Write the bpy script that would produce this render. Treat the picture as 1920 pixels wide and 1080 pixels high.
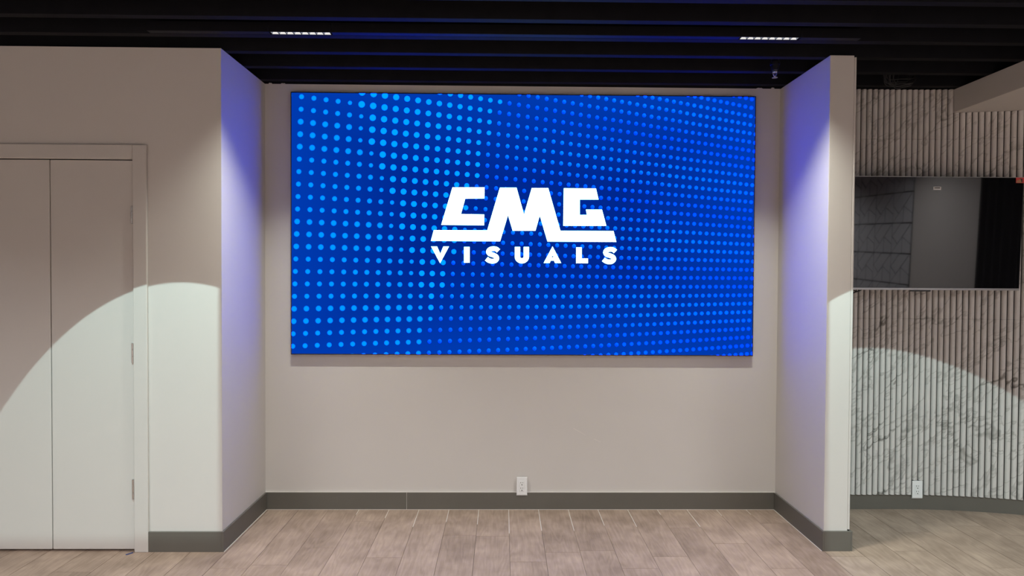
import bpy, bmesh, math, random
import numpy as np
from mathutils import Vector, Matrix

for o in list(bpy.data.objects): bpy.data.objects.remove(o, do_unlink=True)
scene = bpy.context.scene
COL = scene.collection
random.seed(7)

# ------------------------------------------------------------------ camera
F_PX = 1200.0
CAM = Vector((0.0, -4.1827, 1.53))
YAW, PITCH, ROLL = 0.0146, -0.0183, 0.0055
_fw = Vector((math.sin(YAW)*math.cos(PITCH), math.cos(YAW)*math.cos(PITCH), math.sin(PITCH)))
_rt = Vector((math.cos(YAW), -math.sin(YAW), 0))
_up = _rt.cross(_fw)
RT = _rt*math.cos(ROLL) + _up*math.sin(ROLL)
UP = -_rt*math.sin(ROLL) + _up*math.cos(ROLL)
cam_data = bpy.data.cameras.new('camera')
cam_data.sensor_width = 36.0
cam_data.lens = F_PX*36/1920
cam_data.clip_start = 0.02
cam = bpy.data.objects.new('camera', cam_data)
COL.objects.link(cam)
m3 = Matrix((RT, UP, -_fw)).transposed()
cam.matrix_world = Matrix.Translation(CAM) @ m3.to_4x4()
scene.camera = cam

# ------------------------------------------------------------------ world, exposure
w = bpy.data.worlds.new('world'); scene.world = w
w.use_nodes = True
w.node_tree.nodes['Background'].inputs[0].default_value = (0.02, 0.02, 0.022, 1)
w.node_tree.nodes['Background'].inputs[1].default_value = 1.0
vs = scene.view_settings
vs.view_transform = 'Standard'; vs.look = 'None'; vs.gamma = 1.0
vs.exposure = 0.0; vs.use_curve_mapping = False

SPOT_POWER = 188.0        # tilted framing spots on the two front walls
ALCOVE_POWER = 14.0       # each lit module of the linear fixture above the video wall
ROOM_FILL_POWER = 58.0         # unseen linear lights added behind the camera as room fill
SCREEN_BLUE = 15.0        # LEDs saturate the camera's blue channel

CEIL = 2.765
YF = -0.645               # front wall plane
XL, XR, XR2 = -1.5434, 1.809, 1.956
XFAR, XNEAR, YREAR = 5.04, -5.0, -8.0

def at_y(px, py, y):      # photo pixel -> point on the plane y = const
    d = _fw + RT*((px-960)/F_PX) - UP*((py-540)/F_PX)
    t = (y-CAM.y)/d.y
    return CAM + d*t

# ------------------------------------------------------------------ materials
def lin(r, g, b):
    f = lambda c: (c/255/12.92) if c/255 <= 0.04045 else ((c/255+0.055)/1.055)**2.4
    return (f(r), f(g), f(b), 1)

def new_mat(name):
    m = bpy.data.materials.new(name); m.use_nodes = True
    nt = m.node_tree
    return m, nt, nt.nodes['Principled BSDF']

def N(nt, kind, **kw):
    n = nt.nodes.new(kind)
    for k, v in kw.items():
        if k in n.inputs: n.inputs[k].default_value = v
        else: setattr(n, k, v)
    return n

def plain(name, col, rough=0.5, metal=0.0, spec=0.5, noise=0.0, nscale=40, bump=0.0):
    m, nt, p = new_mat(name)
    p.inputs['Roughness'].default_value = rough
    p.inputs['Metallic'].default_value = metal
    p.inputs['Specular IOR Level'].default_value = spec
    geo = N(nt, 'ShaderNodeNewGeometry')
    nz = N(nt, 'ShaderNodeTexNoise', Scale=nscale, Detail=4.0)
    nt.links.new(geo.outputs['Position'], nz.inputs['Vector'])
    mix = N(nt, 'ShaderNodeMix', data_type='RGBA')
    k = 1-noise
    mix.inputs['A'].default_value = (col[0]*k, col[1]*k, col[2]*k, 1)
    mix.inputs['B'].default_value = (min(col[0]*(1+noise), 1), min(col[1]*(1+noise), 1), min(col[2]*(1+noise), 1), 1)
    nt.links.new(nz.outputs['Fac'], mix.inputs['Factor'])
    nt.links.new(mix.outputs['Result'], p.inputs['Base Color'])
    if bump:
        b = N(nt, 'ShaderNodeBump', Strength=bump, Distance=0.002)
        nt.links.new(nz.outputs['Fac'], b.inputs['Height'])
        nt.links.new(b.outputs['Normal'], p.inputs['Normal'])
    return m

def emit(name, col, strength):
    m = bpy.data.materials.new(name); m.use_nodes = True
    nt = m.node_tree; nt.nodes.clear()
    e = N(nt, 'ShaderNodeEmission', Color=col, Strength=strength)
    o = N(nt, 'ShaderNodeOutputMaterial')
    nt.links.new(e.outputs[0], o.inputs[0])
    return m

def emit_attr(name, strength=1.0):
    m = bpy.data.materials.new(name); m.use_nodes = True
    nt = m.node_tree; nt.nodes.clear()
    a = N(nt, 'ShaderNodeAttribute', attribute_name='Col')
    e = N(nt, 'ShaderNodeEmission', Strength=strength)
    o = N(nt, 'ShaderNodeOutputMaterial')
    nt.links.new(a.outputs['Color'], e.inputs['Color'])
    nt.links.new(e.outputs[0], o.inputs[0])
    return m

M = {}
M['paint'] = plain('greige_wall_paint', (0.60, 0.565, 0.53), 0.55, spec=0.3, noise=0.025, nscale=3.0)
M['door'] = plain('greige_door_paint', (0.58, 0.547, 0.512), 0.38, spec=0.4, noise=0.015, nscale=2.0)
M['base'] = plain('dark_grey_baseboard_paint', (0.125, 0.115, 0.098), 0.4, spec=0.4, noise=0.08, nscale=6)
M['black_ceiling'] = plain('black_ceiling_paint', (0.0085, 0.0085, 0.0105), 0.65, spec=0.10, noise=0.3, nscale=12)
M['black_metal'] = plain('black_metal', (0.008, 0.008, 0.010), 0.5, spec=0.12)
M['black_plastic'] = plain('black_plastic', (0.01, 0.01, 0.011), 0.35)
M['cable'] = plain('black_cable_jacket', (0.012, 0.012, 0.014), 0.28)
M['chrome'] = plain('brushed_chrome', (0.62, 0.60, 0.57), 0.28, metal=1.0, noise=0.1)
M['silver'] = plain('silver_tv_bezel', (0.40, 0.40, 0.41), 0.35, metal=0.7)
M['white_plastic'] = plain('white_plastic', (0.80, 0.80, 0.79), 0.35)
M['slot'] = plain('dark_socket_slot', (0.02, 0.018, 0.016), 0.6)
M['gap'] = plain('dark_slat_backing', (0.022, 0.019, 0.018), 0.85)
M['subfloor'] = plain('dark_plank_joint', (0.035, 0.026, 0.02), 0.8)
M['filler'] = plain('pale_joint_filler', (0.72, 0.68, 0.62), 0.7)
M['tape'] = plain('blue_tape', (0.02, 0.05, 0.20), 0.6)
M['label_white'] = plain('white_paper_label', (0.78, 0.78, 0.76), 0.6)
M['label_grey'] = plain('grey_print', (0.12, 0.12, 0.12), 0.6)
M['label_red'] = plain('red_sticker', (0.62, 0.07, 0.07), 0.4)
M['label_dark'] = plain('dark_red_print', (0.03, 0.008, 0.008), 0.4)
M['label_tan'] = plain('tan_print', (0.45, 0.24, 0.13), 0.4)
M['tile'] = plain('grey_relief_tile', (0.50, 0.50, 0.52), 0.55)
M['curtain'] = plain('black_pleated_fabric', (0.012, 0.012, 0.016), 0.85)
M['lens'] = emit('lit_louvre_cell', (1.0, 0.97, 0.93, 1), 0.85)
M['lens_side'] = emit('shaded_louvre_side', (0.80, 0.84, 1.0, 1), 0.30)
M['lens_dim'] = plain('polished_reflector', (0.75, 0.76, 0.82), 0.2, metal=1.0)

def tv_glass():
    m, nt, p = new_mat('glossy_black_tv_glass')
    p.inputs['Base Color'].default_value = (0.006, 0.006, 0.007, 1)
    p.inputs['Roughness'].default_value = 0.03
    p.inputs['IOR'].default_value = 1.66
    return m
M['tv_glass'] = tv_glass()

def wood():
    m, nt, p = new_mat('greige_oak_plank')
    tc = N(nt, 'ShaderNodeTexCoord'); oi = N(nt, 'ShaderNodeObjectInfo')
    geo = N(nt, 'ShaderNodeNewGeometry')
    # offset per plank
    mul = N(nt, 'ShaderNodeMath', operation='MULTIPLY'); mul.inputs[1].default_value = 37.0
    nt.links.new(oi.outputs['Random'], mul.inputs[0])
    cmb = N(nt, 'ShaderNodeCombineXYZ')
    nt.links.new(mul.outputs[0], cmb.inputs[0]); nt.links.new(mul.outputs[0], cmb.inputs[1])
    add = N(nt, 'ShaderNodeVectorMath', operation='ADD')
    nt.links.new(geo.outputs['Position'], add.inputs[0]); nt.links.new(cmb.outputs[0], add.inputs[1])
    # cathedral figure: slow noise distorts position before the line pattern
    mp = N(nt, 'ShaderNodeMapping'); mp.inputs['Scale'].default_value = (5.0, 0.9, 1)
    nt.links.new(add.outputs[0], mp.inputs[0])
    n1 = N(nt, 'ShaderNodeTexNoise', Scale=1.0, Detail=3.0, Roughness=0.55)
    nt.links.new(mp.outputs[0], n1.inputs['Vector'])
    k1 = N(nt, 'ShaderNodeMath', operation='MULTIPLY'); k1.inputs[1].default_value = 95.0
    nt.links.new(n1.outputs['Fac'], k1.inputs[0])
    s1 = N(nt, 'ShaderNodeMath', operation='SINE'); nt.links.new(k1.outputs[0], s1.inputs[0])
    # fine straight grain
    mp2 = N(nt, 'ShaderNodeMapping'); mp2.inputs['Scale'].default_value = (95.0, 4.5, 1)
    nt.links.new(add.outputs[0], mp2.inputs[0])
    n2 = N(nt, 'ShaderNodeTexNoise', Scale=1.0, Detail=6.0, Roughness=0.75)
    nt.links.new(mp2.outputs[0], n2.inputs['Vector'])
    # blotches
    n3 = N(nt, 'ShaderNodeTexNoise', Scale=5.5, Detail=3.0)
    nt.links.new(add.outputs[0], n3.inputs['Vector'])
    # combine into 0..1
    a1 = N(nt, 'ShaderNodeMath', operation='MULTIPLY_ADD'); a1.inputs[1].default_value = 0.03; a1.inputs[2].default_value = 0.13
    nt.links.new(s1.outputs[0], a1.inputs[0])
    a2 = N(nt, 'ShaderNodeMath', operation='MULTIPLY_ADD'); a2.inputs[1].default_value = 0.36
    nt.links.new(n2.outputs['Fac'], a2.inputs[0]); nt.links.new(a1.outputs[0], a2.inputs[2])
    a3 = N(nt, 'ShaderNodeMath', operation='MULTIPLY_ADD'); a3.inputs[1].default_value = 0.42
    nt.links.new(n3.outputs['Fac'], a3.inputs[0]); nt.links.new(a2.outputs[0], a3.inputs[2])
    a4 = N(nt, 'ShaderNodeMath', operation='MULTIPLY_ADD'); a4.inputs[1].default_value = 0.08
    nt.links.new(oi.outputs['Random'], a4.inputs[0]); nt.links.new(a3.outputs[0], a4.inputs[2])
    r = N(nt, 'ShaderNodeValToRGB')
    r.color_ramp.elements[0].position = 0.38; r.color_ramp.elements[0].color = (0.22, 0.156, 0.116, 1)
    r.color_ramp.elements[1].position = 0.85; r.color_ramp.elements[1].color = (0.57, 0.43, 0.338, 1)
    e = r.color_ramp.elements.new(0.6); e.color = (0.38, 0.279, 0.215, 1)
    nt.links.new(a4.outputs[0], r.inputs[0])
    nt.links.new(r.outputs[0], p.inputs['Base Color'])
    p.inputs['Roughness'].default_value = 0.46
    p.inputs['Specular IOR Level'].default_value = 0.35
    b = N(nt, 'ShaderNodeBump', Strength=0.12, Distance=0.002)
    nt.links.new(a2.outputs[0], b.inputs['Height']); nt.links.new(b.outputs[0], p.inputs['Normal'])
    return m
M['wood'] = wood()

def marble():
    m, nt, p = new_mat('grey_veined_marble_print')
    geo = N(nt, 'ShaderNodeNewGeometry')
    vr = N(nt, 'ShaderNodeVectorRotate', rotation_type='Y_AXIS'); vr.inputs['Angle'].default_value = math.radians(48)
    nt.links.new(geo.outputs['Position'], vr.inputs['Vector'])
    mp = N(nt, 'ShaderNodeMapping'); mp.inputs['Scale'].default_value = (0.75, 0.3, 2.0)
    nt.links.new(vr.outputs[0], mp.inputs[0])
    def vein(scale, width, detail, dist):
        n = N(nt, 'ShaderNodeTexNoise', Scale=scale, Detail=detail, Roughness=0.6, Distortion=dist)
        nt.links.new(mp.outputs[0], n.inputs['Vector'])
        s = N(nt, 'ShaderNodeMath', operation='SUBTRACT'); s.inputs[1].default_value = 0.5
        nt.links.new(n.outputs['Fac'], s.inputs[0])
        a = N(nt, 'ShaderNodeMath', operation='ABSOLUTE'); nt.links.new(s.outputs[0], a.inputs[0])
        mr = N(nt, 'ShaderNodeMapRange'); mr.inputs['From Min'].default_value = 0.0; mr.inputs['From Max'].default_value = width
        mr.inputs['To Min'].default_value = 1.0; mr.inputs['To Max'].default_value = 0.0
        nt.links.new(a.outputs[0], mr.inputs['Value'])
        return mr.outputs[0]
    v1 = vein(1.9, 0.017, 4.0, 0.35); v2 = vein(3.6, 0.022, 3.5, 0.5)
    msk = N(nt, 'ShaderNodeTexNoise', Scale=3.4, Detail=2.0)
    nt.links.new(geo.outputs['Position'], msk.inputs['Vector'])
    mr = N(nt, 'ShaderNodeMapRange'); mr.inputs['From Min'].default_value = 0.38; mr.inputs['From Max'].default_value = 0.66
    nt.links.new(msk.outputs['Fac'], mr.inputs['Value'])
    m1 = N(nt, 'ShaderNodeMath', operation='MULTIPLY'); nt.links.new(v1, m1.inputs[0]); nt.links.new(mr.outputs[0], m1.inputs[1])
    m2 = N(nt, 'ShaderNodeMath', operation='MULTIPLY'); nt.links.new(v2, m2.inputs[0]); m2.inputs[1].default_value = 0.40
    mx = N(nt, 'ShaderNodeMath', operation='MAXIMUM'); nt.links.new(m1.outputs[0], mx.inputs[0]); nt.links.new(m2.outputs[0], mx.inputs[1])
    cloud = N(nt, 'ShaderNodeTexNoise', Scale=5.0, Detail=4.0)
    nt.links.new(geo.outputs['Position'], cloud.inputs['Vector'])
    c0 = N(nt, 'ShaderNodeMix', data_type='RGBA')
    c0.inputs['A'].default_value = (0.56, 0.535, 0.51, 1); c0.inputs['B'].default_value = (0.70, 0.67, 0.64, 1)
    nt.links.new(cloud.outputs['Fac'], c0.inputs['Factor'])
    c1 = N(nt, 'ShaderNodeMix', data_type='RGBA')
    nt.links.new(c0.outputs['Result'], c1.inputs['A']); c1.inputs['B'].default_value = (0.20, 0.185, 0.165, 1)
    nt.links.new(mx.outputs[0], c1.inputs['Factor'])
    nt.links.new(c1.outputs['Result'], p.inputs['Base Color'])
    p.inputs['Roughness'].default_value = 0.42
    p.inputs['Specular IOR Level'].default_value = 0.35
    return m
M['marble'] = marble()

# ------------------------------------------------------------------ mesh helpers
def box(bm, x0, x1, y0, y1, z0, z1):
    v = [bm.verts.new(c) for c in ((x0,y0,z0),(x1,y0,z0),(x1,y1,z0),(x0,y1,z0),(x0,y0,z1),(x1,y0,z1),(x1,y1,z1),(x0,y1,z1))]
    for f in ((3,2,1,0),(4,5,6,7),(0,1,5,4),(1,2,6,5),(2,3,7,6),(3,0,4,7)): bm.faces.new([v[i] for i in f])
    return v

def world_loc(o):
    p = Vector((0,0,0))
    while o is not None: p = p + o.location; o = o.parent
    return p

def finish(name, bm, mat, parent=None, bevel=0.0, segs=2, smooth=False, mat_xf=None):
    """bmesh in world coordinates -> one mesh object whose origin is its centre"""
    if mat_xf is not None: bmesh.ops.transform(bm, matrix=mat_xf, verts=bm.verts)
    if bevel > 0: bmesh.ops.bevel(bm, geom=list(bm.edges), offset=bevel, segments=segs, affect='EDGES', profile=0.6)
    bmesh.ops.recalc_face_normals(bm, faces=bm.faces)
    cs = [v.co for v in bm.verts]
    lo = Vector((min(c.x for c in cs), min(c.y for c in cs), min(c.z for c in cs)))
    hi = Vector((max(c.x for c in cs), max(c.y for c in cs), max(c.z for c in cs)))
    ctr = (lo+hi)/2
    for v in bm.verts: v.co -= ctr
    me = bpy.data.meshes.new(name); bm.to_mesh(me); bm.free()
    if smooth:
        for p in me.polygons: p.use_smooth = True
    me.materials.append(mat)
    o = bpy.data.objects.new(name, me); COL.objects.link(o)
    o.location = ctr - (world_loc(parent) if parent else Vector((0,0,0)))
    if parent: o.parent = parent
    return o

def bx(name, x0, x1, y0, y1, z0, z1, mat, parent=None, bevel=0.0, xf=None):
    bm = bmesh.new(); box(bm, x0, x1, y0, y1, z0, z1)
    return finish(name, bm, mat, parent, bevel, mat_xf=xf)

def linked(name, me, loc, parent):
    o = bpy.data.objects.new(name, me); COL.objects.link(o)
    o.location = Vector(loc) - world_loc(parent); o.parent = parent
    return o

def thing(name, label, cat, loc, group=None):
    o = bpy.data.objects.new(name, None); COL.objects.link(o)
    o.empty_display_size = 0.1; o.location = loc
    o['label'] = label; o['category'] = cat
    if group: o['group'] = group
    return o

def structure(o, label=None, cat=None):
    o['kind'] = 'structure'
    if label: o['label'] = label
    if cat: o['category'] = cat
    return o

def lathe(bm, cx, cy, prof, n=20):
    rings = []
    for r, z in prof:
        rings.append([bm.verts.new((cx+r*math.cos(2*math.pi*k/n), cy+r*math.sin(2*math.pi*k/n), z)) for k in range(n)])
    for a, b in zip(rings, rings[1:]):
        for k in range(n): bm.faces.new((a[k], a[(k+1) % n], b[(k+1) % n], b[k]))
    bm.faces.new(rings[0][::-1]); bm.faces.new(rings[-1])

def tube(bm, pts, r, n=8):
    pts = [Vector(p) for p in pts]; rings = []
    up = Vector((0.13, 0.9, 0.41)).normalized()
    for i, p in enumerate(pts):
        t = (pts[min(i+1, len(pts)-1)] - pts[max(i-1, 0)]).normalized()
        a = t.cross(up).normalized(); b = t.cross(a).normalized()
        rings.append([bm.verts.new(p + (a*math.cos(2*math.pi*k/n) + b*math.sin(2*math.pi*k/n))*r) for k in range(n)])
    for a, b in zip(rings, rings[1:]):
        for k in range(n): bm.faces.new((a[k], a[(k+1) % n], b[(k+1) % n], b[k]))
    bm.faces.new(rings[0][::-1]); bm.faces.new(rings[-1])

# ------------------------------------------------------------------ the curved slat wall's plan
RC, XC = 2.8, 2.62
S0 = XC - XR2
def wall_pt(s, off=0.0):
    """plan point at arc length s from the pillar, 'off' metres in front of the wall; also the tangent angle"""
    if s <= S0: return Vector((XR2+s, -off, 0)), 0.0
    a = (s-S0)/RC
    return Vector((XC + (RC-off)*math.sin(a), -RC + (RC-off)*math.cos(a), 0)), -a
S_END = S0 + RC*math.radians(59.8)

def strip(bm, s0, s1, off0, off1, z0, z1, step=0.06):
    n = max(1, int(math.ceil((s1-s0)/step))); pr = None
    for k in range(n+1):
        s = s0 + (s1-s0)*k/n
        a = wall_pt(s, off0)[0]; b = wall_pt(s, off1)[0]
        cur = [bm.verts.new((a.x, a.y, z0)), bm.verts.new((b.x, b.y, z0)), bm.verts.new((b.x, b.y, z1)), bm.verts.new((a.x, a.y, z1))]
        if pr:
            for q in range(4): bm.faces.new((pr[q], pr[(q+1) % 4], cur[(q+1) % 4], cur[q]))
        else: bm.faces.new(cur)
        pr = cur
    bm.faces.new(pr[::-1])

# ================================================================== STRUCTURE
# ---- floor
bm = bmesh.new(); box(bm, XNEAR, XFAR+0.1, YREAR, 0.14, -0.12, -0.0085)
floor = structure(finish('floor', bm, M['subfloor']), 'greige oak plank floor', 'floor')
PW, PX0, PL = 0.1955, 0.047, 1.22
ends = {-6: -0.601, 5: -0.32, 6: -0.55, 12: -0.387, 14: -0.288, 8: -0.245, 0: -0.78, -2: -0.43, 3: -0.86, 9: -0.72, 11: -0.65, 13: -0.86}
PLANK_FAR = -2.3
rngp = random.Random(11)
for k in range(-26, 26):
    g = 0.0008 if -7 <= k <= 8 else 0.0013      # wider open joints outside the alcove
    x0 = PX0+PW*k+g; x1 = PX0+PW*(k+1)-g
    if x0 > XFAR or x1 < XNEAR: continue
    e = ends.get(k, -0.2 - rngp.random()*1.0)
    while e < -PL: e += PL
    ys = [0.05, e]
    while ys[-1] > PLANK_FAR: ys.append(max(ys[-1]-PL, PLANK_FAR))
    for a, b in zip(ys, ys[1:]):
        if a-b < 0.02: continue
        bx('plank', max(x0, XNEAR+0.005), min(x1, XFAR), b+0.0009, a-0.0009, -0.008, 0.0, M['wood'], floor)
bx('far_planking', XNEAR+0.005, XFAR, YREAR+0.01, PLANK_FAR-0.001, -0.008, 0.0, M['wood'], floor)
for k in range(-5, 9):       # pale filler left in the joints near the video wall
    L = {-5: .10, -4: .16, -3: .30, -2: .22, -1: .26, 0: .40, 1: .36, 2: .36, 3: .28, 4: .30, 5: .10, 6: .30, 7: .12, 8: .1}[k]
    x = PX0+PW*k
    bx('joint_filler', x-0.0016, x+0.0016, -L, -0.013, -0.004, 0.0004, M['filler'], floor)

for a in ((XL+0.012, XL+0.0155, -0.655, -0.013), (XR-0.0155, XR-0.012, -0.65, -0.013), (XL+0.016, XR-0.016, -0.0155, -0.0125)):
    bx('joint_filler', *a, -0.004, 0.0012, M['filler'], floor)       # pale caulk at the foot of the alcove baseboards

# ---- ceiling
bm = bmesh.new(); box(bm, XNEAR, XFAR+0.1, YREAR, 0.14, 2.985, 3.05)
ceiling = structure(finish('ceiling', bm, M['black_ceiling']), 'black painted open joist ceiling', 'ceiling')
jy = [-0.075, -0.330, -0.584, -0.829, -1.062] + [-1.308-0.2455*k for k in range(27)]
for y in jy:
    bx('joist', XNEAR+0.01, XFAR, y-0.0225, y+0.0225, CEIL, 2.985, M['black_ceiling'], ceiling, 0.002)

# ---- walls
def rect_with_hole():
    bm = bmesh.new()
    OX0, OX1, OZ = -3.85, -2.018, 2.157
    box(bm, XNEAR, OX0, YF, 0.12, 0, CEIL)
    box(bm, OX1, XL, YF, 0.12, 0, CEIL)
    box(bm, OX0, OX1, YF, 0.12, OZ, CEIL)
    box(bm, OX0, OX1, -0.05, 0.12, 0, OZ)
    return bm
structure(finish('wall_left', rect_with_hole(), M['paint']), 'greige painted wall with the closet doors', 'wall')
wb = structure(bx('wall_back', XL, XR, 0.0, 0.12, 0, CEIL, M['paint']), 'greige back wall of the alcove behind the video wall', 'wall')
for q, wd, ht in (((507, 156.5), 0.022, 0.008), ((531, 157.0), 0.030, 0.006), ((1424, 166.0), 0.040, 0.006), ((1449, 166.5), 0.020, 0.009)):
    p = at_y(q[0], q[1], -0.004)          # ragged plaster along the ceiling line
    bm = bmesh.new(); prof = [(-.5, 0), (-.42, .7), (-.15, 1), (.05, .72), (.28, .95), (.5, .3), (.5, 0)]
    a = [bm.verts.new((p.x+u*wd, -0.006, CEIL-0.002+v*ht)) for u, v in prof]; b = [bm.verts.new((p.x+u*wd, 0.0, CEIL-0.002+v*ht)) for u, v in prof]
    bm.faces.new(a); bm.faces.new(b[::-1])
    for k in range(len(a)): bm.faces.new((a[k], b[k], b[(k+1) % len(a)], a[(k+1) % len(a)]))
    finish('plaster_crumb', bm, M['paint'], wb)
for q0, q1 in (((1075, 803), (1098, 816)), ((1114, 823), (1126, 829))):
    p, r = at_y(*q0, 0.0), at_y(*q1, 0.0); n_ = Vector((-(r-p).z, 0, (r-p).x)).normalized()*0.0014
    bm = bmesh.new(); bm.faces.new([bm.verts.new(v+Vector((0, -0.0006, 0))) for v in (p-n_, r-n_*0.4, r+n_*0.4, p+n_)])
    finish('scratch', bm, M['filler'], wb)
wr = structure(bx('wall_right', XR, XR2-0.012, YF+0.005, 0.12, 0, CEIL, M['paint'], bevel=0.004), 'short greige partition wall beside the slat wall', 'wall')
structure(bx('trim_1', XR2-0.0118, XR2, YF+0.004, -0.002, 0.118, CEIL-0.010, M['paint'], bevel=0.003), 'pale corner strip on the partition edge', 'trim')
structure(bx('wall_left_far', XNEAR-0.1, XNEAR, YREAR, 0.12, 0, CEIL, M['paint']), 'greige far left wall', 'wall')
structure(bx('wall_rear', XNEAR, XFAR, YREAR-0.1, YREAR, 0, CEIL, M['paint']), 'greige rear wall', 'wall')
yj = wall_pt(S_END)[0].y
far = structure(bx('wall_right_far', XFAR, XFAR+0.1, YREAR, yj, 0, CEIL, M['paint']), 'plain grey wall mirrored in the television', 'wall')
bm = bmesh.new(); strip(bm, 0.0, S_END, 0.0, -0.10, 0, CEIL)
curved = structure(finish('wall_curved', bm, M['gap']), 'curved wall clad with marble print slats', 'wall')

# marble slats: three courses of half-round battens
PITCH_S, SW, SD = 0.0376, 0.0305, 0.0165
SX = 2.938
def slat_mesh(h):
    bm = bmesh.new(); prof = []
    prof.append((-SW/2, 0.0)); n = 8
    for k in range(n+1):
        u = -1 + 2*k/n
        prof.append((u*SW/2, -(0.0035 + (SD-0.0035)*math.sqrt(max(0, 1-abs(u)**2.4)))))
    prof.append((SW/2, 0.0))
    lo = [bm.verts.new((x, y, -h/2)) for x, y in prof]; hi = [bm.verts.new((x, y, h/2)) for x, y in prof]
    for k in range(len(prof)): 
        j = (k+1) % len(prof); bm.faces.new((lo[k], lo[j], hi[j], hi[k]))
    bm.faces.new([bm.verts.new(v.co) for v in lo[::-1]]); bm.faces.new([bm.verts.new(v.co) for v in hi])   # own corners: crisp ends
    bmesh.ops.recalc_face_normals(bm, faces=bm.faces)
    me = bpy.data.meshes.new('slat'); bm.to_mesh(me); bm.free()
    me.materials.append(M['marble'])
    for p in me.polygons: p.use_smooth = len(p.vertices) == 4 and abs(p.normal.x) < 0.98
    return me
Z1, Z2, ZB = 1.266, 2.441, 0.100
OUT_X = at_y(1720, 917, -0.016).x      # outlet centre on the slat wall
meshes = {}
def get_slat(h):
    h = round(h, 4)
    if h not in meshes: meshes[h] = slat_mesh(h)
    return meshes[h]
for k in range(94):
    s = 0.012 + SW/2 + PITCH_S*k
    p, a = wall_pt(s, 0.0)
    top = CEIL-0.001 if p.x < SX-0.004 else 2.613
    lowstart = ZB
    if abs(p.x-OUT_X) < 0.030: lowstart = 0.197
    for z0, z1 in ((lowstart, Z1-0.0007), (Z1+0.0007, Z2-0.0007), (Z2+0.0007, top)):
        o = linked('slat', get_slat(z1-z0), (p.x, p.y, (z0+z1)/2), curved)
        o.rotation_euler[2] = a

structure(bx('trim_4', XNEAR, XFAR+0.1, 0.0, 0.12, CEIL, 2.985, M['black_ceiling']), 'black painted board closing the joist bays above the back wall', 'trim')

# soffit over the slat wall
bm = bmesh.new(); box(bm, SX, XFAR, -1.5, 0.0, 2.615, CEIL)
structure(finish('trim_2', bm, M['paint'], None, 0.003), 'greige boxed soffit hanging over the slat wall', 'soffit')

# ---- baseboards
BH, BT = 0.112, 0.012
def baseboard(name, *a, label):
    return structure(bx(name, *a, 0.0, BH, M['base'], bevel=0.0018), label, 'baseboard')
seam = at_y(763, 940, 0).x
bb = thing('baseboard_back', 'dark grey baseboard below the video wall', 'baseboard', (0.1, 0, 0)); bb['kind'] = 'structure'
bx('board', XL+BT, seam-0.0008, -BT, 0, 0, BH, M['base'], bb, 0.0018)
bx('board', seam+0.0008, XR-BT, -BT, 0, 0, BH, M['base'], bb, 0.0018)
bx('seam_filler', seam-0.0006, seam+0.0006, -BT+0.0008, 0, 0, BH-0.002, M['filler'], bb)
baseboard('baseboard_left', XL, XL+BT, YF-BT, 0.0, label='dark grey baseboard on the left side of the alcove')
baseboard('baseboard_left_front', -1.944, XL, YF-BT, YF, label='dark grey baseboard between the closet and the alcove')
baseboard('baseboard_right', XR-BT, XR, YF-0.008, 0.0, label='dark grey baseboard on the right side of the alcove')
baseboard('baseboard_right_front', XR, XR2, YF-0.008, YF+0.004, label='dark grey baseboard across the partition end')
baseboard('baseboard_right_side', XR2, XR2+0.010, YF-0.008, 0.0, label='dark grey baseboard on the outer side of the partition')
bm = bmesh.new(); strip(bm, 0.010, S_END, 0.0, 0.003, 0.0, BH-0.012)
structure(finish('baseboard_curved', bm, M['base']), 'dark grey curved baseboard under the slat wall', 'baseboard')
# painted bead along the top of the alcove baseboards
structure(bx('trim_3', XL+0.001, XR-0.001, -BT+0.001, 0, BH, BH+0.003, M['paint']), 'thin pale caulk line on the back baseboard', 'trim')

# ---- closet doors
dr = thing('door_1', 'greige bifold closet doors with flat panels', 'door', (-2.93, YF, 0)); dr['kind'] = 'structure'
CP = 0.016
bx('door_casing', -2.018, -1.943, YF-CP, YF, 0.0, 2.2345, M['door'], dr, 0.004)
bx('door_casing', -3.925, -3.85, YF-CP, YF, 0.0, 2.2345, M['door'], dr, 0.004)
bx('door_casing', -3.8495, -2.0185, YF-CP, YF, 2.1585, 2.2345, M['door'], dr, 0.004)
bx('door_track', -3.845, -2.022, YF+0.012, YF+0.04, 2.135, 2.156, M['black_metal'], dr)
dx = [-2.0205, -2.472, -2.930, -3.388, -3.846]
for a, b in zip(dx, dx[1:]):
    bx('door_panel', b+0.0025, a-0.0025, YF-0.001, YF+0.034, 0.012, 2.151, M['door'], dr, 0.003)
for z0, z1 in ((1.805, 1.904), (1.044, 1.152), (0.292, 0.402)):
    bm = bmesh.new(); n3 = (z1-z0)/3
    for k in range(3):
        lathe(bm, -2.0255, YF-0.0085, [(0.0050, z0+n3*k+0.0004), (0.0064, z0+n3*k+0.0016), (0.0064, z0+n3*(k+1)-0.0016), (0.0050, z0+n3*(k+1)-0.0004)], 12)
    box(bm, -2.0345, -2.0255, YF-0.0035, YF-0.0008, z0, z1)
    h = finish('hinge', bm, M['chrome'], dr, smooth=False); h['label'] = 'chrome hinge'

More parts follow.
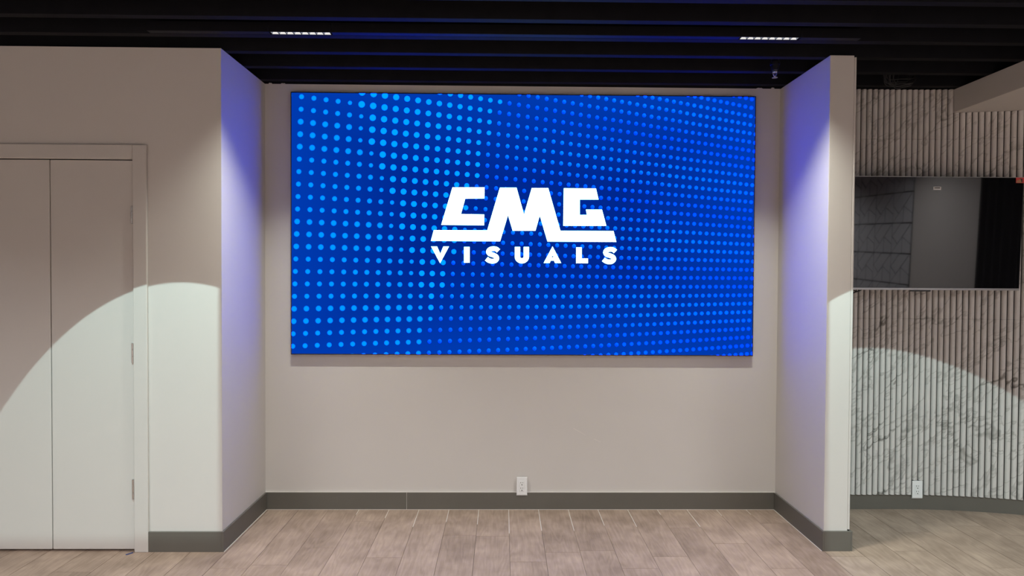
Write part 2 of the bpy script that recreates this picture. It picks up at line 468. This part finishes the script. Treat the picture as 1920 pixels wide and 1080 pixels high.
# ================================================================== VIDEO WALL
SCX, SCZ, SW2, SH2 = 0.1348, 1.8608, 1.5, 0.84375
SY = -0.040
vw = thing('led_video_wall', 'large LED video wall showing a white logo on a blue dot pattern', 'video wall', (SCX, 0, SCZ-SH2))
bm = bmesh.new(); box(bm, SCX-SW2, SCX+SW2, SY, 0.0, SCZ-SH2, SCZ+SH2)
cab = finish('cabinet', bm, M['black_plastic'], vw, 0.0015)
BZ = 0.0062
fx0, fx1, fz0, fz1 = SCX-SW2+BZ, SCX+SW2-BZ, SCZ-SH2+BZ, SCZ+SH2-BZ
def bg_col(u, v):          # picture background, u,v in 0..1
    e = max(0.0, 0.30-min(u, 1-u, v*0.8, (1-v)*0.8)/0.9) / 0.30
    b = 0.27 + 0.16*e; g = 0.0205 + 0.022*e
    return (0.0, g, b, 1)
# display face as a grid that carries the picture's background
bm = bmesh.new(); cl = bm.verts.layers.float_color.new('Col'); nx, nz = 32, 18; grid = []
for j in range(nz+1):
    grid.append([bm.verts.new((fx0+(fx1-fx0)*i/nx, SY-0.0008, fz0+(fz1-fz0)*j/nz)) for i in range(nx+1)])
for j in range(nz):
    for i in range(nx): bm.faces.new((grid[j][i], grid[j][i+1], grid[j+1][i+1], grid[j+1][i]))
for j in range(nz+1):
    for i in range(nx+1): grid[j][i][cl] = bg_col(i/nx, j/nz)
face = finish('display_face', bm, emit_attr('led_background'), vw)
face['label'] = 'deep blue lit display picture'

# halftone dots: rows fitted to the picture's perspective grid
def cr(ox, oy, sc, pts): return np.array([(ox+x/sc, oy+y/sc) for x, y in pts])
row0 = np.vstack([
 cr(530,160,4.0,[(142,85),(234,98),(325,109),(416,120),(505,131),(592,140),(680,153),(765,166),(848,177),(930,188),(1012,200),(1093,211),(1172,222),(1250,233),(1327,244),(1403,254),(1478,265),(1550,274),(1622,285),(1693,296),(1764,306)]),
 cr(980,160,4.0,[(33,314),(100,325),(168,333),(238,346),(302,356),(367,364),(428,373),(491,382),(553,390),(610,399),(671,408),(730,415),(787,423),(843,432),(898,438),(953,447),(1008,456),(1061,461),(1114,470),(1167,477),(1217,484),(1267,491),(1317,498),(1367,505),(1417,513),(1463,518),(1510,525),(1556,533),(1603,540),(1645,546),(1690,552),(1733,557)])])
row20 = np.vstack([
 cr(530,420,3.858,[(73,883),(162,880),(249,877),(337,874),(422,872),(507,869),(590,866),(671,863),(752,861),(832,859),(909,857),(987,854),(1063,849),(1138,847),(1211,845),(1282,842),(1354,840),(1424,837),(1494,835),(1561,832),(1629,830),(1694,828)]),
 cr(980,420,3.858,[(22,825),(87,824),(156,826),(217,824),(279,821),(340,819),(399,816),(457,813),(515,811),(573,809),(629,806),(685,803),(739,801),(793,800),(845,797),(897,794),(947,792),(999,790),(1050,787),(1099,785),(1147,781),(1194,778),(1241,776),(1288,774),(1334,773),(1380,771),(1424,769),(1467,766),(1508,765),(1551,763),(1594,760),(1635,758)])])
px0 = np.polyfit(range(len(row0)), row0[:,0], 4); py0 = np.polyfit(range(len(row0)), row0[:,1], 4)
px2 = np.polyfit(range(len(row20)), row20[:,0], 4); py2 = np.polyfit(range(len(row20)), row20[:,1], 4)
def dot_px(i, j):
    t = j/20.0
    return ((1-t)*np.polyval(px0, i)+t*np.polyval(px2, i), (1-t)*np.polyval(py0, i)+t*np.polyval(py2, i))
MPP = 4.14/1200
logo_box = []
bm = bmesh.new(); cl = bm.verts.layers.float_color.new('Col')
for j in range(-16, 26):
    for i in range(-2, 56):
        X, Y = dot_px(i, j)
        P = at_y(X, Y, SY-0.0015)
        if not (fx0-0.02 < P.x < fx1+0.02 and fz0-0.02 < P.z < fz1+0.02): continue
        bl = 4.7+0.42*j; bs = 17.6-0.30*j
        u = (P.x-fx0)/(fx1-fx0)
        wave = 0.5+0.5*math.sin(2*math.pi*(j-0.05*i+1.0)/7.2)
        soft = 0.0; ry = 1.0
        if i < bl and i < bs:                          # soft light dots on the left
            r = 4.5 + (0.9 if j in (2,3,4) else 0.7 if j in (10,11,12,17,18) else 0.1)
            if bl-i < 1.0: r = 3.9
            c = (0.0, 0.33, SCREEN_BLUE); soft = 0.5
        elif i < bs:                                    # big flat cyan-blue dots
            r = 6.75-0.155*i; c = (0.0, 0.385, SCREEN_BLUE); soft = 0.12
        else:                                           # small ball-like dots, softer to the right
            k = min(1.0, max(0.0, (i-bs)/26.0))
            r = 3.75+0.35*k; ry = 1.12-0.12*k
            g = 0.15+0.13*wave; g = g*(1-0.45*max(0.0, (u-0.6)/0.4))
            c = (0.0, g, SCREEN_BLUE*(0.55+0.35*k)); soft = 0.15+0.40*k
        R0 = r*MPP*(1.08 if i < bs else 0.98)
        def put(dx, dz, col):
            v = bm.verts.new((min(max(P.x+dx, fx0), fx1), SY-0.0015, min(max(P.z+dz, fz0), fz1))); v[cl] = col; return v
        uv = ((P.x-fx0)/(fx1-fx0), (P.z-fz0)/(fz1-fz0))
        b = bg_col(min(max(uv[0],0),1), min(max(uv[1],0),1))
        n = 14
        ball = i >= bs and i < bs+22
        def shade(ang, f):
            if not ball: return (c[0], c[1], c[2], 1)
            k = 0.86 + 0.50*f*math.sin(ang+0.4)         # printed ball shading
            return (c[0], c[1]*k, c[2], 1)
        ctr = put(0, 0, (c[0], c[1]*(0.72 if ball else 1.0), c[2], 1))
        r1 = R0*(0.93-0.25*soft); r2 = R0*(1.03+0.12*soft)
        rim = (0.0, c[1]*0.55, 0.85, 1)
        ring = lambda rr, f: [put(rr*math.cos(2*math.pi*k/n), rr*ry*math.sin(2*math.pi*k/n), f(2*math.pi*k/n)) for k in range(n)]
        A = ring(r1, lambda t: shade(t, 1)); A2 = ring(r1, lambda t: rim); B = ring(r2, lambda t: b)
        for k in range(n):
            q = (k+1) % n
            bm.faces.new((ctr, A[k], A[q])); bm.faces.new((A2[k], B[k], B[q], A2[q]))
bmesh.ops.dissolve_degenerate(bm, dist=1e-6, edges=bm.edges)
dots = finish('dot_pattern', bm, emit_attr('led_dots'), vw)
dots['kind'] = 'stuff'; dots['label'] = 'light blue halftone dots of the display picture'

# logo
M['logo'] = emit('led_white_logo', (0.50, 1.08, 0.92, 1), 4.5)
def lp(x, y): return at_y(780+x/4.8, 320+y/4.8, SY-0.0026)
def flat(name, polys):
    """each polygon filled; several polygons form one glyph"""
    bm = bmesh.new()
    for pts in polys:
        vs_ = [bm.verts.new(lp(*p)) for p in pts]
        f = bm.faces.new(vs_); f.normal_update()
        bmesh.ops.triangulate(bm, faces=[f])
    return finish(name, bm, M['logo'], vw)
flat('logo_letter_c', [[(328,150),(617,150),(615,250),(443,252),(405,390),(614,394),(613,492),(227,488)]])
flat('logo_letter_m', [[(160,535),(641,537),(755,153),(905,153),(972,395),(1042,156),(1190,156),(1300,541),(1778,543),(1803,642),(1183,638),(1114,403),(1075,541),(870,541),(828,400),(757,636),(134,632)]])
flat('logo_letter_g', [[(1330,158),(1620,160),(1643,260),(1474,260),(1474,398),(1538,398),(1529,350),(1674,350),(1713,497),(1325,496)]])
flat('logo_letter_v', [[(136,682),(190,682),(219,750),(246,682),(297,682),(217,833)]])
flat('logo_letter_i', [[(432,686),(483,686),(483,828),(432,828)]])
flat('logo_letter_a', [[(1229,681),(1307,831),(1250,831),(1242,810),(1229,810),(1229,780),(1238,780),(1229,760)],[(1229,681),(1229,760),(1221,780),(1229,780),(1229,810),(1212,810),(1203,831),(1149,831)]])
flat('logo_letter_l', [[(1441,690),(1492,690),(1492,790),(1548,790),(1548,833),(1441,833)]])
u_out = [(1017,686),(1017,778)] + [(953+64*math.cos(a), 775+60*math.sin(a)) for a in np.linspace(0.05, math.pi-0.05, 14)] + [(889,778),(889,686),(937,686),(937,770)] + [(953+16*math.cos(a), 772+16*math.sin(a)) for a in np.linspace(math.pi-0.1, 0.1, 8)] + [(969,770),(969,686)]
flat('logo_letter_u', [u_out])
def letter_s(ox, oy):
    c = [(742,722),(722,706),(694,702),(664,710),(652,730),(664,749),(694,759),(720,772),(727,792),(712,810),(684,815),(656,808),(634,792)]
    P = [Vector((x, y, 0)) for x, y in c]; fine = []
    for k in range(len(P)-1):
        p0, p1, p2, p3 = P[max(k-1, 0)], P[k], P[k+1], P[min(k+2, len(P)-1)]
        for q in range(4):
            t = q/4
            fine.append(0.5*((2*p1)+(p2-p0)*t+(2*p0-5*p1+4*p2-p3)*t*t+(3*p1-p0-3*p2+p3)*t**3))
    fine.append(P[-1]); bm = bmesh.new(); pr = None
    for k, p in enumerate(fine):
        t = (fine[min(k+1, len(fine)-1)]-fine[max(k-1, 0)]).normalized(); nn = Vector((-t.y, t.x, 0))*21
        cur = (bm.verts.new(lp(p.x+nn.x+ox, p.y+nn.y+oy)), bm.verts.new(lp(p.x-nn.x+ox, p.y-nn.y+oy)))
        if pr: bm.faces.new((pr[0], pr[1], cur[1], cur[0]))
        pr = cur
    return finish('logo_letter_s', bm, M['logo'], vw)
letter_s(0, 0); letter_s(1053, 6)

# ================================================================== LIGHT FITTINGS
def area(name, loc, sx, sy, power, col, spread, parent):
    L = bpy.data.lights.new(name, 'AREA'); L.shape = 'RECTANGLE'; L.size = sx; L.size_y = sy
    L.energy = power; L.color = col; L.spread = math.radians(spread)
    o = bpy.data.objects.new(name, L); COL.objects.link(o)
    o.parent = parent; o.location = Vector(loc)-world_loc(parent)
    return o
def linear_module(label, x0, x1, y, power, spread, group, col=(0.97, 0.985, 0.885)):
    """black channel with eight bright louvre cells"""
    t = thing('linear_light', label, 'light', ((x0+x1)/2, y, CEIL), group)
    z0, z1 = CEIL, CEIL+0.05
    bx('housing', x0-0.006, x1+0.006, y-0.020, y+0.020, z0+0.034, z1, M['black_metal'], t)
    bx('side_rail', x0-0.006, x1+0.006, y-0.020, y-0.0172, z0, z0+0.034, M['black_metal'], t)
    bx('side_rail', x0-0.006, x1+0.006, y+0.0172, y+0.020, z0, z0+0.034, M['black_metal'], t)
    n = 8; w_ = (x1-x0)/n
    for k in range(n):
        xa, xb = x0+w_*k+0.0026, x0+w_*(k+1)-0.0026
        bm = bmesh.new()     # faceted reflector cup open at the bottom
        ya, yb = y-0.0170, y+0.0170; i_ = 0.012
        lo = [bm.verts.new(p) for p in ((xa,ya,z0+0.002),(xb,ya,z0+0.002),(xb,yb,z0+0.002),(xa,yb,z0+0.002))]
        hi = [bm.verts.new(p) for p in ((xa+i_,ya+i_,z0+0.026),(xb-i_,ya+i_,z0+0.026),(xb-i_,yb-i_,z0+0.026),(xa+i_,yb-i_,z0+0.026))]
        for q in range(4): bm.faces.new((lo[q], lo[(q+1) % 4], hi[(q+1) % 4], hi[q]))
        bm.faces.new(hi)
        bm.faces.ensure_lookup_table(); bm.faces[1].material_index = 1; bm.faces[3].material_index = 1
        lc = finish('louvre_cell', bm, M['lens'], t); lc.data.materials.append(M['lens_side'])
    area('linear_lamp', ((x0+x1)/2, y, z0-0.001), (x1-x0), 0.03, power, col, spread, t)
    return t
G1 = 'linear light modules above the video wall'
linear_module('lit black linear light module above the left end of the video wall', -1.191, -0.887, -0.872, ALCOVE_POWER, 100, G1)
linear_module('lit black linear light module above the right end of the video wall', 1.222, 1.522, -0.872, ALCOVE_POWER, 100, G1)
tr = thing('light_track', 'slim black light track running along the ceiling joist', 'track', (0, -0.872, CEIL))
for a, b in ((-1.811, -1.199), (-0.879, 1.214), (1.530, 1.84)):
    bx('track_channel', a, b, -0.892, -0.8535, CEIL, CEIL+0.05, M['black_metal'], tr, 0.002)
# unseen lights added behind the camera to raise the room's ambient level
k = 0
for y in (-3.4, -5.4, -7.0):
    for x in (-3.2, 0.05, 3.9):
        jn = min(jy, key=lambda q: abs(q-y)); yy = jn-0.0225-0.0205
        linear_module('black linear light module added unseen behind the viewer to fill the room', x-0.6, x+0.6, yy, ROOM_FILL_POWER, 158 if x > 3 and y > -4 else 140, 'added unseen fill lights behind the viewer', (0.98, 0.98, 1.0))

# two framing spots that throw the half discs onto the front walls
def framing_spot(x, tx, edge, foot, label):
    y, z = -2.471, 2.80
    d = Vector((tx, 0.65, -1)).normalized()
    t = thing('track_spotlight', label, 'light', (x, y, CEIL+0.1), 'ceiling spotlights with half shutters')
    q = d.to_track_quat('-Z', 'X'); xf = Matrix.Translation((x, y, z)) @ q.to_matrix().to_4x4()
    side = Vector((1, 0, 0)); down = d.cross(side).normalized()
    if down.z > 0: down = -down
    # can behind the lamp
    bm = bmesh.new(); n = 20; rings = []
    for r, s in ((0.004, -0.12), (0.030, -0.12), (0.032, -0.115), (0.032, -0.004), (0.027, -0.004), (0.027, -0.05), (0.002, -0.05)):
        a = side - d*side.dot(d); a.normalize(); b_ = d.cross(a)
        rings.append([bm.verts.new(Vector((x,y,z)) + d*s + (a*math.cos(2*math.pi*k/n)+b_*math.sin(2*math.pi*k/n))*r) for k in range(n)])
    for a, b_ in zip(rings, rings[1:]):
        for k in range(n): bm.faces.new((a[k], a[(k+1) % n], b_[(k+1) % n], b_[k]))
    finish('spot_can', bm, M['black_metal'], t)
    bm = bmesh.new(); tube(bm, [(x, y-0.05, z+0.07), (x, y-0.05, 2.984)], 0.008); finish('stem', bm, M['black_metal'], t)
    # framing shutters: one straight blade ends the beam at the wall foot, one at the alcove corner
    O = Vector((x, y, z))
    def shutter(P1, P2, dist, out):
        e = []
        for P in (P1, P2):
            r = (Vector(P)-O); e.append(O + r*(dist/r.dot(d)))
        out = (out - d*out.dot(d)); ed = (e[1]-e[0]).normalized(); out = (out-ed*out.dot(ed)).normalized()
        c = (e[0]+e[1])/2; hw = 0.09
        bm = bmesh.new(); pts = []
        for dd in (0.0, 0.002):
            for p in (c-ed*hw, c+ed*hw, c+ed*hw+out*0.07, c-ed*hw+out*0.07): pts.append(bm.verts.new(p+d*dd))
        for f in ((0,1,2,3),(7,6,5,4),(0,4,5,1),(1,5,6,2),(2,6,7,3),(3,7,4,0)): bm.faces.new([pts[k] for k in f])
        finish('shutter', bm, M['black_metal'], t)
    shutter((-3, foot, 0), (3, foot, 0), 0.10, down)
    shutter((edge, YF, 2.5), (edge, YF, 0), 0.105, Vector((-math.copysign(1, x), 0, 0)))
    L = bpy.data.lights.new('spot_lamp', 'SPOT'); L.energy = SPOT_POWER; L.color = (0.73, 1.03, 1.02)
    L.spot_size = 2*0.373; L.spot_blend = 0.03; L.shadow_soft_size = 0.0008
    o = bpy.data.objects.new('spot_lamp', L); COL.objects.link(o); o.parent = t
    o.matrix_world = xf; o.matrix_parent_inverse = Matrix.Identity(4)
    o.location = Vector((x, y, z)) - t.location; o.rotation_euler = q.to_euler()
framing_spot(-1.646, -0.056, -1.556, -0.606, 'black ceiling spotlight aimed at the closet doors')
framing_spot(1.629, 0.291, 1.813, -0.640, 'black ceiling spotlight aimed at the marble slat wall')

# ================================================================== SMALL THINGS
def outlet(label, cx, y, z0, z1, group):
    t = thing('wall_outlet', label, 'outlet', (cx, y, z0), group)
    hw = 0.0345; cz = (z0+z1)/2; hh = (z1-z0)/2
    bx('cover_plate', cx-hw, cx+hw, y-0.006, y, z0, z1, M['white_plastic'], t, 0.0022)
    bx('plate_lip', cx-hw-0.001, cx+hw+0.001, y-0.003, y, z0-0.004, z0-0.0005, M['white_plastic'], t, 0.0008)
    r = bx('receptacle', cx-0.0168, cx+0.0168, y-0.0082, y-0.0062, cz-0.034, cz+0.033, M['white_plastic'], t, 0.0008)
    for zc in (cz+0.017, cz-0.019):
        bx('slot', cx-0.0088, cx-0.0062, y-0.0086, y-0.0083, zc+0.001, zc+0.0105, M['slot'], r)
        bx('slot', cx+0.0046, cx+0.0068, y-0.0086, y-0.0083, zc+0.002, zc+0.0095, M['slot'], r)
        bx('slot', cx-0.0036, cx+0.0032, y-0.0086, y-0.0083, zc-0.011, zc-0.0062, M['slot'], r)
    for zc in (cz+hh-0.011, cz-hh+0.010):
        bm = bmesh.new()
        vs_ = [[bm.verts.new((cx+0.0028*math.cos(2*math.pi*k/12), yy, zc+0.0028*math.sin(2*math.pi*k/12))) for k in range(12)] for yy in (y-0.0061, y-0.0069)]
        for k in range(12): bm.faces.new((vs_[0][k], vs_[0][(k+1) % 12], vs_[1][(k+1) % 12], vs_[1][k]))
        bm.faces.new(vs_[1]); bm.faces.new(vs_[0][::-1])
        finish('screw', bm, M['white_plastic'], t)
G2 = 'white duplex outlets'
outlet('white duplex wall outlet centred below the video wall', 0.133, -0.0125, 0.099, 0.216, G2)
_o = at_y(1720, 917, -0.016)
outlet('white duplex wall outlet set into the marble slats', _o.x, -0.012, 0.080, 0.194, G2)

# scrap of blue tape at the closet casing
bm = bmesh.new()
a = Vector((-2.022, YF-0.021, 0.0003)); b = Vector((-2.045, YF-0.048, 0.0003)); nrm = Vector((b-a)).cross(Vector((0,0,1))).normalized()*0.0045
vs_ = [bm.verts.new(p) for p in (a+nrm, a-nrm, b-nrm, b+nrm)]
f = bm.faces.new(vs_); ex = bmesh.ops.extrude_face_region(bm, geom=[f])
for v in ex['geom']:
    if isinstance(v, bmesh.types.BMVert): v.co.z += 0.0025
o = finish('tape_scrap', bm, M['tape']); o['label'] = 'tiny scrap of blue tape on the floor by the closet casing'; o['category'] = 'tape'

# sprinkler head between the joists
sx_, sy_ = at_y(1453, 130, -0.45).x, -0.45
sp = thing('sprinkler_head', 'pendant fire sprinkler head hanging from the black ceiling', 'sprinkler', (sx_, sy_, 2.69))
bm = bmesh.new(); lathe(bm, sx_, sy_, [(0.013, 2.80), (0.013, 2.984)]); finish('drop_pipe', bm, M['black_metal'], sp, smooth=False)
bm = bmesh.new(); lathe(bm, sx_, sy_, [(0.016, 2.742), (0.020, 2.743), (0.024, 2.768), (0.0275, 2.770), (0.0285, 2.784), (0.024, 2.787), (0.020, 2.802)], 24); finish('cup', bm, M['black_metal'], sp)
bm = bmesh.new(); lathe(bm, sx_, sy_, [(0.0125, 2.726), (0.0145, 2.728), (0.0145, 2.741)], 6); finish('threaded_body', bm, M['chrome'], sp)
for sg in (-1, 1):
    bm = bmesh.new(); tube(bm, [(sx_+sg*0.011, sy_, 2.728), (sx_+sg*0.010, sy_, 2.716), (sx_+sg*0.003, sy_, 2.703), (sx_, sy_, 2.700)], 0.0022); finish('frame_arm', bm, M['chrome'], sp)
bm = bmesh.new(); tube(bm, [(sx_, sy_, 2.704), (sx_, sy_, 2.726)], 0.0022); finish('glass_bulb', bm, M['chrome'], sp)
bm = bmesh.new(); lathe(bm, sx_, sy_, [(0.0155, 2.6955), (0.0158, 2.6970), (0.004, 2.6985), (0.004, 2.702)], 24); finish('deflector', bm, M['chrome'], sp)

# coil of cable hanging from the ceiling
cc = thing('cable_coil', 'loose coil of black cable hanging from the ceiling above the slats', 'cable', (2.46, -0.20, 2.70))
rc = random.Random(5)
for k in range(9):
    cx = 2.475 + rc.uniform(-0.018, 0.018); cz = 2.800 + rc.uniform(-0.012, 0.02)
    rx = rc.uniform(0.060, 0.095); rz = rc.uniform(0.055, 0.088); ph = rc.uniform(-0.4, 0.4); yy = -0.20+rc.uniform(-0.03, 0.03)
    pts = []
    for q in range(33):
        a = 2*math.pi*q/32
        pts.append((cx+rx*math.cos(a), yy+0.02*math.sin(2*a+ph), cz+rz*math.sin(a)+0.010*math.sin(3*a+ph)))
    bm = bmesh.new(); tube(bm, pts, 0.0022, 6); finish('cable_loop', bm, M['cable'], cc, smooth=True)
for k in range(3):
    bm = bmesh.new(); x = 2.33+0.03*k
    pts = [(x+0.075*math.sin(a*0.5), -0.21, 2.985-0.24*math.sin(a)**0.8 if 0 < a < math.pi else 2.985) for a in np.linspace(0.001, math.pi-0.001, 24)]
    tube(bm, pts, 0.0024, 6); finish('cable_loop', bm, M['cable'], cc, smooth=True)
bm = bmesh.new(); tube(bm, [(2.475, -0.20, 2.86), (2.475, -0.20, 2.984)], 0.003); finish('hanger_wire', bm, M['cable'], cc)

# ================================================================== TELEVISION
TY = -0.17
tr_ = at_y(1918, 336, TY-0.012); br_ = at_y(1910, 544, TY+0.010)
TW, TH = 1.235, 0.716
TXR = 0.5*(tr_.x+br_.x)+0.004; TXL = TXR-TW
TZ1 = at_y(1760, 331, TY-0.012).z; TZ0 = TZ1-TH
tv = thing('television', 'black flat television mounted tilted on the marble slat wall', 'television', ((TXL+TXR)/2, TY, TZ0))
piv = Vector(((TXL+TXR)/2, TY, (TZ0+TZ1)/2))
tilt = Matrix.Translation(piv) @ Matrix.Rotation(math.radians(1.75), 4, 'X') @ Matrix.Translation(-piv)
bx('back_shell', TXL+0.006, TXR-0.006, TY+0.004, TY+0.024, TZ0+0.006, TZ1-0.006, M['black_plastic'], tv, 0.003, tilt)
bx('electronics_hump', TXL+0.25, TXR-0.36, TY+0.024, TY+0.050, TZ0+0.06, TZ1-0.25, M['black_plastic'], tv, 0.006, tilt)
bx('screen_glass', TXL+0.004, TXR-0.004, TY-0.001, TY+0.0038, TZ0+0.014, TZ1-0.004, M['tv_glass'], tv, 0.0, tilt)
bx('bezel', TXL, TXR, TY-0.003, TY+0.012, TZ0, TZ0+0.0135, M['silver'], tv, 0.0012, tilt)
bx('bezel', TXL, TXR, TY-0.0025, TY+0.012, TZ1-0.0038, TZ1, M['silver'], tv, 0.001, tilt)
bx('bezel', TXL, TXL+0.0038, TY-0.0025, TY+0.012, TZ0+0.0138, TZ1-0.004, M['black_plastic'], tv, 0.001, tilt)
bx('bezel', TXR-0.0038, TXR, TY-0.0025, TY+0.012, TZ0+0.0138, TZ1-0.004, M['black_plastic'], tv, 0.001, tilt)
xa, xb = at_y(1710, 543, TY).x, at_y(1747, 543, TY).x
bx('sensor_bar', xa, xb, TY-0.001, TY+0.010, TZ0-0.009, TZ0-0.0002, M['black_plastic'], tv, 0.0015, tilt)
xa, xb = at_y(1748, 353, TY).x, at_y(1762.5, 353, TY).x; za, zb = at_y(1755, 356.5, TY).z, at_y(1755, 350.5, TY).z
lb = bx('paper_label', xa, xb, TY-0.0018, TY-0.0011, za, zb, M['label_white'], tv, 0.0, tilt); lb['label'] = 'small white paper label'
bx('label_print', xa+0.006, xb-0.007, TY-0.0022, TY-0.0019, za+0.009, zb-0.004, M['label_grey'], lb, 0.0, tilt)
xa, xb = TXR-0.052, TXR-0.0005; za, zb = TZ1-0.037, TZ1-0.003
st = bx('red_sticker', xa, xb, TY-0.0045, TY-0.0031, za, zb, M['label_red'], tv, 0.0, tilt); st['label'] = 'small red sticker with a tan triangle'
def flat_poly(name, pts, y, mat, par):
    bm = bmesh.new(); a = [bm.verts.new((p[0], y, p[1])) for p in pts]; b = [bm.verts.new((p[0], y+0.0003, p[1])) for p in pts]
    n = len(a); bm.faces.new(a); bm.faces.new(b[::-1])
    for k in range(n): bm.faces.new((a[k], b[k], b[(k+1) % n], a[(k+1) % n]))
    return finish(name, bm, mat, par, mat_xf=tilt)
w5, h5 = xb-xa, zb-za
flat_poly('sticker_print', [(xa+0.45*w5, za+0.80*h5), (xa+0.77*w5, za+0.80*h5), (xa+0.77*w5, za+0.10*h5), (xa+0.70*w5, za+0.10*h5)], TY-0.0050, M['label_dark'], st)
flat_poly('sticker_print', [(xa+0.05*w5, za+0.06*h5), (xa+0.68*w5, za+0.06*h5), (xa+0.56*w5, za+0.70*h5), (xa+0.05*w5, za+0.45*h5)], TY-0.0054, M['label_tan'], st)
# wall bracket behind
for xx in (TXL+0.42, TXL+0.62):
    bx('bracket_arm', xx-0.015, xx+0.015, TY+0.05, -0.012, TZ0+0.10, TZ0+0.40, M['black_metal'], tv)
# slack cables below the set
cb = thing('tv_cable', 'short loops of black cable drooping below the television', 'cable', (2.25, -0.09, TZ0-0.03))
for k in range(3):
    x0 = at_y(1601+5*k, 545, -0.09).x
    pts = [(x0-0.05+0.012*k, -0.08-0.01*k, TZ0+0.06), (x0-0.045, -0.09, TZ0+0.01), (x0-0.022, -0.09, TZ0-0.022+0.006*k), (x0+0.006, -0.09, TZ0-0.018+0.006*k), (x0+0.022, -0.088, TZ0+0.012), (x0+0.022, -0.085, TZ0+0.06)]
    fine = []
    P = [Vector(p) for p in pts]
    for q in range(len(P)-1):
        p0, p1, p2, p3 = P[max(q-1, 0)], P[q], P[q+1], P[min(q+2, len(P)-1)]
        for r in range(5):
            t = r/5; fine.append(0.5*((2*p1)+(p2-p0)*t+(2*p0-5*p1+4*p2-p3)*t*t+(3*p1-p0-3*p2+p3)*t**3))
    fine.append(P[-1])
    bm = bmesh.new(); tube(bm, fine, 0.0035, 6); finish('cable_loop', bm, M['cable'], cb, smooth=True)

# ================================================================== WHAT THE TELEVISION MIRRORS
# relief tiles on the far right wall
TS = 0.385; Y0T = -3.99
def tile_mesh():
    bm = bmesh.new(); g = 0.006; h = TS/2-0.0012
    lines = []
    for p in ([(0,0),(.30,.30),(0,.55)], [(0,.55),(.30,.30),(1,1),(.45,1)], [(0,.55),(.45,1),(0,1)],
              [(0,0),(.55,0),(.55,.55)], [(.55,0),(1,0),(1,.3),(.55,.55)], [(1,.3),(1,1),(.55,.55)]):
        cu = sum(u for u, v in p)/len(p); cv = sum(v for u, v in p)/len(p)      # drawn in a little: open grooves between facets
        lines.append([(-h+2*h*(cu+(u-cu)*0.93), -h+2*h*(cv+(v-cv)*0.93)) for u, v in p])
    for q, poly in enumerate(lines):
        d = 0.012
        a = [bm.verts.new((0, y, z)) for y, z in poly]; b = [bm.verts.new((-d, y, z)) for y, z in poly]; n = len(a)
        bm.faces.new(a); bm.faces.new(b[::-1])
        for k in range(n): bm.faces.new((a[k], a[(k+1) % n], b[(k+1) % n], b[k]))
    bmesh.ops.recalc_face_normals(bm, faces=bm.faces)
    me = bpy.data.meshes.new('wall_tile'); bm.to_mesh(me); bm.free(); me.materials.append(M['tile']); return me
tm = tile_mesh()
bx('groove_shade_sheet', XFAR-0.003, XFAR, Y0T-TS*8, Y0T, 0.06, 0.06+TS*7, M['gap'], far)  # dark sheet added behind the tiles to stand in for groove shade
for c in range(8):
    for r in range(7):
        z = 0.06+TS/2+TS*r
        if z+TS/2 > CEIL: continue
        linked('wall_tile', tm, (XFAR-0.003, Y0T-TS/2-TS*c, z), far)
# dark pleated curtain
bm = bmesh.new(); pr = None; n = 56
for k in range(n+1):
    y = -2.05-0.74*k/n; x = XFAR-0.07+0.03*math.sin(2*math.pi*k/8)
    cur = [bm.verts.new((x, y, 0.02)), bm.verts.new((x+0.006, y, 0.02)), bm.verts.new((x+0.006, y, 2.60)), bm.verts.new((x, y, 2.60))]
    if pr:
        for q in range(4): bm.faces.new((pr[q], pr[(q+1) % 4], cur[(q+1) % 4], cur[q]))
    else: bm.faces.new(cur)
    pr = cur
bm.faces.new(pr[::-1])
ct = finish('curtain', bm, M['curtain'], smooth=False); ct['label'] = 'black pleated curtain mirrored at the right edge of the television'; ct['category'] = 'curtain'
